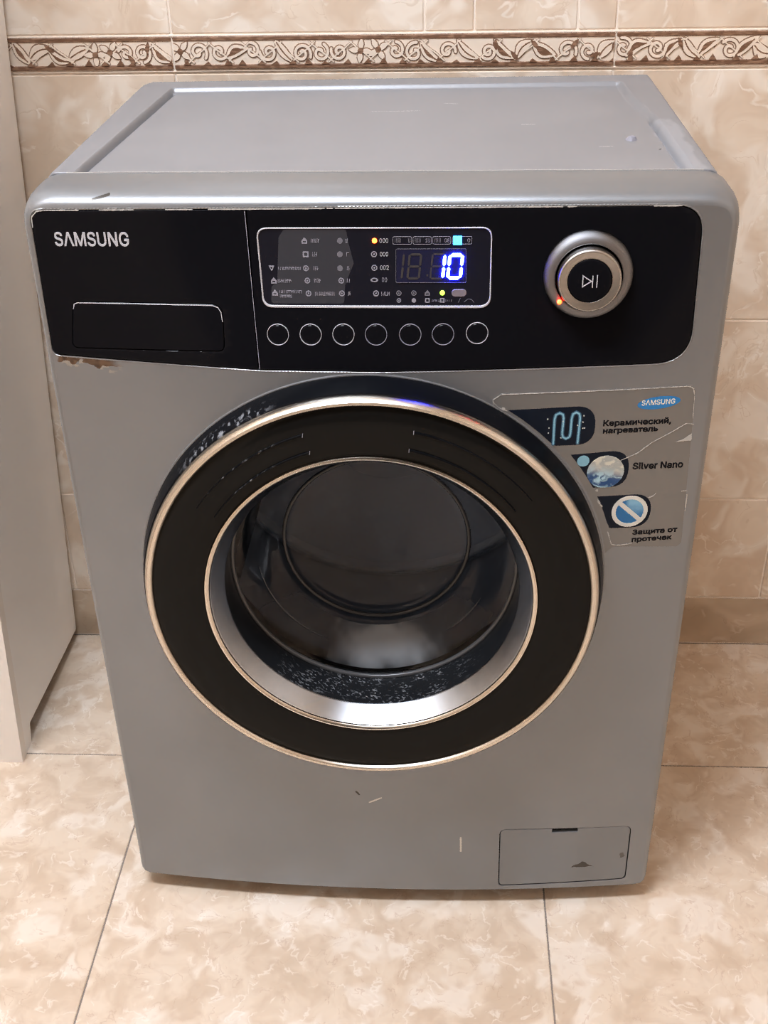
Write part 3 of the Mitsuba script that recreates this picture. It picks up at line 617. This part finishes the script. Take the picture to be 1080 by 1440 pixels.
# door
D = f'{W}__door'
labels[D] = {'label': 'round black door with chrome rings and dark glass bowl'}
put(f'{D}__hinge_rim', lathe([(0.2185, 0.002), (0.2195, -0.0130), (0.2190, -0.0185), (0.2165, -0.030), (0.2140, -0.0390), (0.2120, -0.0405)], DX, DZ, 160), 'black_rim', 35, label='black rim around the door')
put(f'{D}__base_ring', lathe([(0.2203, 0.004), (0.2204, -0.0140), (0.2200, -0.0165), (0.2188, -0.0165), (0.2186, 0.0)], DX, DZ, 160), 'silver_side', 35)
put(f'{D}__chrome_ring', lathe([(0.2126, -0.036), (0.2128, -0.0400), (0.2124, -0.0430), (0.2112, -0.0462), (0.2090, -0.0484), (0.2065, -0.0484), (0.2046, -0.0468), (0.2040, -0.0440), (0.2040, -0.038)], DX, DZ, 360), 'chrome', 40, label='outer chrome ring')
put(f'{D}__bezel', lathe([(0.2045, -0.036), (0.2044, -0.0448), (0.2030, -0.0456), (0.195, -0.0470), (0.180, -0.0474), (0.168, -0.0466), (0.1590, -0.0450), (0.1560, -0.0440), (0.1560, -0.03)], DX, DZ, 192), 'black_bezel', 35, label='glossy black door face')
put(f'{D}__inner_chrome_ring', lathe([(0.1566, -0.036), (0.1566, -0.0446), (0.1556, -0.0466), (0.1538, -0.0472), (0.1520, -0.0464), (0.1510, -0.0445), (0.1508, -0.036)], DX, DZ, 360), 'chrome', 40, label='inner chrome ring')
put(f'{D}__chrome_funnel', lathe([(0.1512, -0.0445), (0.1500, -0.0430), (0.1405, -0.0270), (0.1398, -0.0250)], DX, DZ, 192), 'chrome_soft', 40, label='polished steel band inside the ring')
put(f'{D}__ledge', lathe([(0.1400, -0.0256), (0.1398, -0.0200), (0.1408, 0.0100), (0.1415, 0.0190)], DX, DZ, 160), 'ledge', 40, label='scratched black ledge')
gp = [(0.1415, 0.0170), (0.1405, 0.0205), (0.1385, 0.0232), (0.1350, 0.0245), (0.1290, 0.0290), (0.1200, 0.0390), (0.1120, 0.0470), (0.1060, 0.0520), (0.1000, 0.0560), (0.0965, 0.0590), (0.0945, 0.0640), (0.0930, 0.0690), (0.0900, 0.0715), (0.0850, 0.0725), (0.06, 0.0735), (0.03, 0.0742), (0.0, 0.0744)]
put(f'{D}__glass_bowl', lathe(gp, DX, DZ, 160), 'door_glass', 45, label='dark glass bowl')
def torus(R, y, r, n=160): return lathe([(R + r * math.cos(t), y + r * math.sin(t)) for t in np.linspace(0, 2 * np.pi, 13)[:-1]], DX, DZ, n, close=True)
scene['glass_edge'] = pr((0.075, 0.078, 0.085), 0.22, spec=0.6)
scene['glass_edge_dark'] = pr((0.035, 0.036, 0.040), 0.2, spec=0.5)
put(f'{D}__bowl_rim', torus(0.1400, 0.0195, 0.0024), 'glass_edge', True, label='grey moulded rim of the glass bowl')
for k, (a0, a1) in enumerate(((188, 246), (308, 334))):
    a = np.radians(np.linspace(a0, a1, 60)); t_ = np.sin(np.linspace(0, np.pi, 60)) * 0.0009 + 0.0001; V, F = [], []
    for ai, ri in zip(a, t_):
        for q in np.linspace(0, 2 * np.pi, 7)[:-1]: V.append((DX + (0.1185 + ri * math.cos(q)) * math.cos(ai), 0.0385 + ri * math.sin(q), DZ + (0.1185 + ri * math.cos(q)) * math.sin(ai)))
    for i in range(59):
        for q in range(6): F += [(i * 6 + q, i * 6 + (q + 1) % 6, i * 6 + 6 + (q + 1) % 6), (i * 6 + q, i * 6 + 6 + (q + 1) % 6, i * 6 + 6 + q)]
    put(numbered(f'{D}__moulded_ridge'), trimesh.Trimesh(V, F, process=False), 'glass_edge', True)
put(f'{D}__bowl_rim_001', torus(0.0940, 0.0640, 0.0022), 'glass_edge_dark', True)
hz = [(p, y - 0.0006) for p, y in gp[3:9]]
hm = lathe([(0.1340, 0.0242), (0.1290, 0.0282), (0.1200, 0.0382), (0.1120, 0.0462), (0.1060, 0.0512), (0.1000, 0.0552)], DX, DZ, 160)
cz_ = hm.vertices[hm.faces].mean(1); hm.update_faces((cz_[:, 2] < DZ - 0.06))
def reflection_mask(p, n, uv):
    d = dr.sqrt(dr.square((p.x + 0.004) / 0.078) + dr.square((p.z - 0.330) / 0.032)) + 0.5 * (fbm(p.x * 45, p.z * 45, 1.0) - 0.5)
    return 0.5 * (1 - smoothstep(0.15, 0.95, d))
scene['glass_reflection'] = {'type': 'blendbsdf', 'weight': proc(reflection_mask), 'a': {'type': 'thindielectric', 'int_ior': 1.05}, 'b': two({'type': 'diffuse', 'reflectance': rgb(0.52, 0.57, 0.63)})}  # pale diffuse patch put in for the soft reflection on the glass
put(f'{D}__glass_reflection', hm, 'glass_reflection', 45, label='pale reflection painted at the bottom of the glass bowl')
for s, rr in ((-1, 0.1845), (-1, 0.1665), (1, 0.1845), (1, 0.1665)):
    a = np.radians(np.linspace(107, 146, 40)) if s < 0 else np.radians(np.linspace(77, 38, 40))
    px, pz = DX + rr * np.cos(a), DZ + rr * np.sin(a)
    pth = Polygon(np.vstack([np.stack([DX + (rr + .0022 * np.linspace(1, .2, 40)) * np.cos(a), DZ + (rr + .0022 * np.linspace(1, .2, 40)) * np.sin(a)], 1), np.stack([px, pz], 1)[::-1]]))
    fs = lambda x, z: -0.0464 - 0.0009 * np.sin(np.clip((np.hypot(np.asarray(x) - DX, np.asarray(z) - DZ) - 0.156) / 0.048, 0, 1) * np.pi)
    put(numbered(f'{D}__grip_groove'), plate(pth, 0.0012, 0.0005, 0.002, step=0.003, surf=fs), 'black_rim', 40)
    tick = stroke([(px[0], pz[0] - 0.0005), (px[0] + 0.0003, pz[0] + 0.0025)], 0.0006)
    put(numbered(f'{D}__groove_end'), plate(tick, 0.0014, 0, 0.001, step=0.001, surf=fs), 'print_mid')

# inside: gasket and drum
put(f'{W}__gasket', lathe([(0.205, 0.0), (0.178, 0.012), (0.160, 0.030), (0.156, 0.045), (0.162, 0.055), (0.172, 0.060), (0.180, 0.072), (0.200, 0.085)], DX, DZ, 128), 'rubber', 40, label='dark rubber door gasket')
put(f'{W}__drum', lathe([(0.165, 0.080), (0.190, 0.084), (0.232, 0.095), (0.235, 0.102), (0.235, 0.345), (0.230, 0.353), (0.222, 0.356)], DX, DZ, 128), 'drum_steel', 40, label='steel drum seen through the door glass')
put(f'{W}__drum__back_wall', lathe([(0.2225, 0.356), (0.216, 0.354), (0.09, 0.348), (0.085, 0.342), (0.0, 0.340)], DX, DZ, 128), 'drum_back_steel', 40)
for k in range(3):
    a = math.radians(180 + 120 * k)
    lf = cbox(-0.018, 0.018, 0.12, 0.335, -0.234, -0.188, 0.010)
    lf.apply_transform(trimesh.transformations.rotation_matrix(a, (0, 1, 0))); lf.apply_translation((DX, 0, DZ))
    put(numbered(f'{W}__drum__lifter'), lf, 'rubber')

# feature sticker
K = f'{W}__feature_sticker'
sheet = rpoly([(0.0984, 0.6405), (0.1069, 0.6463), (0.272, 0.6498), (0.2746, 0.6436), (0.2798, 0.4881), (0.2762, 0.4836), (0.2158, 0.4867), (0.20, 0.47), (0.10, 0.60)], [0.001, 0.002, 0.004, 0.003, 0.004, 0.004, 0.003, 0, 0]).difference(Point(DX, DZ).buffer(0.2222, quad_segs=40))
sheet = max(polys(sheet), key=lambda p: p.area)
labels[K] = {'label': 'peeling silver sticker with three picture badges'}
put(f'{K}__sheet', plate(sheet, 0.0003, 0.0001, 0.0005, step=0.003), 'sticker_film', 30)
edges = [worn([(0.1000, 0.6345), (0.0992, 0.6405), (0.1069, 0.6455), (0.16, 0.6467), (0.22, 0.6478), (0.268, 0.6490), (0.2725, 0.6470), (0.2742, 0.6400), (0.2752, 0.6180)], 0.0003, 0.0011, 3),
         worn([(0.0992, 0.6385), (0.1045, 0.6330), (0.1120, 0.6300)], 0.0003, 0.0008, 4),
         worn([(0.2790, 0.540), (0.2792, 0.522)], 0.0003, 0.0016, 5),
         worn([(0.2095, 0.5030), (0.2140, 0.4890), (0.2210, 0.4880), (0.2300, 0.4890), (0.2325, 0.4900)], 0.0004, 0.0016, 6),
         worn([(0.1975, 0.5385), (0.2000, 0.5330), (0.2020, 0.5310)], 0.0006, 0.0020, 8),
         worn([(0.1930, 0.5730), (0.2080, 0.5740), (0.2160, 0.5790), (0.2290, 0.5850), (0.2420, 0.5960), (0.2560, 0.6040), (0.2700, 0.6130), (0.2765, 0.6120)], 0.0004, 0.0012, 7),
         Polygon([(0.2620, 0.5950), (0.2765, 0.5960), (0.2762, 0.6030), (0.2690, 0.5975)]), worn([(0.2440, 0.5385), (0.2480, 0.5400), (0.2500, 0.5430)], 0.0008, 0.0022, 9),
         worn([(0.2735, 0.5440), (0.2785, 0.5440)], 0.0006, 0.0014, 10), Point(0.1085, 0.6320).buffer(0.0015), Point(0.1960, 0.5480).buffer(0.0012)]
for g in edges: put(numbered(f'{K}__worn_glint_edge'), flatmesh(g, 0.0002, 0.0006), 'worn_and_glint', label='whitish torn edge or crease')
guard = Point(DX, DZ).buffer(0.2290, quad_segs=40)
b1 = rpoly([(0.1105, 0.6305), (0.1895, 0.6335), (0.1895, 0.5957), (0.1555, 0.5952)], [0, .026, .026, 0.001], 14).difference(Point(DX, DZ).buffer(0.2232, quad_segs=40))
b2 = rpoly([(0.1620, 0.5850), (0.2228, 0.5890), (0.2228, 0.5512), (0.1880, 0.5512)], [0, .026, .026, .001], 14).difference(guard)
b3 = rpoly([(0.1945, 0.5415), (0.2472, 0.5427), (0.2472, 0.5072), (0.2108, 0.5072)], [0, .026, .026, .001], 14).difference(guard)
for name, g in (('heater_badge', b1), ('globe_badge', b2), ('leak_badge', b3)): put(f'{K}__{name}', flatmesh(g, 0.0002, 0.0004), 'sticker_navy')
hp = [(0.1536, 0.5970), (0.1535, 0.6215), (0.1545, 0.6255), (0.1577, 0.6272), (0.1607, 0.6255), (0.1614, 0.6215), (0.1609, 0.6075), (0.1616, 0.6040), (0.1645, 0.6020), (0.1675, 0.6038), (0.1682, 0.6075), (0.1684, 0.6215), (0.1694, 0.6258), (0.1722, 0.6276), (0.1750, 0.6258), (0.1758, 0.6215), (0.1751, 0.5976)]
put(f'{K}__heater_coil', flatmesh(LineString(hp).buffer(0.0016), 0.0002, 0.0006), 'sticker_cyan_dim')
put(f'{K}__heater_coil_001', flatmesh(LineString(hp).buffer(0.0007), 0.0003, 0.0006), 'sticker_cyan')
sp = unary_union([Point(x, z).buffer(0.0006) for x, z in ((0.1475, 0.6215), (0.1490, 0.6130), (0.1487, 0.6080), (0.1610, 0.6190), (0.1600, 0.6030), (0.1790, 0.6240), (0.1785, 0.6180), (0.1788, 0.6120), (0.1803, 0.6120), (0.1740, 0.6150))])
put(f'{K}__sparkle', flatmesh(sp, 0.0003, 0.0006), 'sticker_white', kind='stuff')
put(f'{K}__globe', flatmesh(Point(0.2023, 0.5672).buffer(0.0166, quad_segs=14).intersection(b2), 0.0003, 0.0005), 'sticker_globe', label='blue and white globe')
put(f'{K}__small_globe', flatmesh(Point(0.1815, 0.5790).buffer(0.0055, quad_segs=10).intersection(b2), 0.0003, 0.0005), 'sticker_cyan')
nc = Point(0.2278, 0.5248)
ring_ = nc.buffer(0.0166, quad_segs=14).difference(nc.buffer(0.0128, quad_segs=14)); bar_ = stroke([(0.2180, 0.5340), (0.2376, 0.5156)], 0.0042)
put(f'{K}__water_drop', flatmesh(nc.buffer(0.0128, quad_segs=14), 0.0002, 0.0006), 'sticker_water')
put(f'{K}__prohibition_ring', flatmesh(unary_union([ring_, bar_.intersection(nc.buffer(0.0135))]), 0.0003, 0.0007), 'sticker_white')
oval = affinity.rotate(affinity.scale(Point(0.2437, 0.6342).buffer(1, quad_segs=16), 0.0188, 0.0058), 6)
put(f'{K}__logo_oval', flatmesh(oval, 0.0002, 0.0005), 'sticker_blue')
for t, x0, x1, z0, h, tl, m, bd in (('SΛMSUNG', 0.2285, 0.2578, 0.6322, 0.0047, 0.03, 'sticker_white', True), ('Керамический,', 0.1966, 0.2562, 0.6135, 0.0052, 0.01, 'print_black', True), ('нагреватель', 0.1970, 0.2454, 0.6063, 0.0050, 0.01, 'print_black', True),
                                    ('Silver Nano', 0.2266, 0.2718, 0.5690, 0.0062, 0.0, 'print_black', True), ('Защита от', 0.2327, 0.2743, 0.4992, 0.0050, 0.03, 'print_black', True), ('протечек', 0.2328, 0.2698, 0.4912, 0.0050, 0.03, 'print_black', True)):
    one = lettering(t, x0, x1, z0, h, 0.0002, 0.0007 if m == 'sticker_white' else 0.0004, bold=bd, tilt=tl)
    fat = [one] if m == 'sticker_white' else [trimesh.Trimesh(one.vertices + [sx, -0.00003 * q, sz], one.faces, process=False) for q, (sx, sz) in enumerate(((-.00012, 0), (.00012, 0), (0, .0001), (0, -.0001)))]
    put(numbered(f'{K}__lettering'), cat(*fat), m)

# ---------------------------------------------------------------- debris on the worktop
def flake(x, y, s, seed):
    r = np.random.default_rng(seed); a = np.linspace(0, 2 * np.pi, 9)[:-1]
    rad = s * (0.75 + 0.5 * r.random(8)); zt = HZ - 0.0043
    low = np.stack([x + rad * np.cos(a), y + rad * 0.8 * np.sin(a), np.full(8, zt)], 1)
    hi = np.stack([x + 0.55 * rad * np.cos(a) + 0.15 * s, y + 0.5 * rad * np.sin(a), zt + s * (0.25 + 0.6 * r.random(8))], 1)
    return trimesh.convex.convex_hull(np.vstack([low, hi]))
put('paint_flake', flake(0.2261, 0.168, 0.0055, 1), 'print_mid', label='small curled grey paint flake lying on the worktop', category='flake')
put('paint_crumb', flake(0.2473, 0.134, 0.0014, 2), 'silver_side', label='tiny grey crumb on the worktop near its right edge', category='crumb')
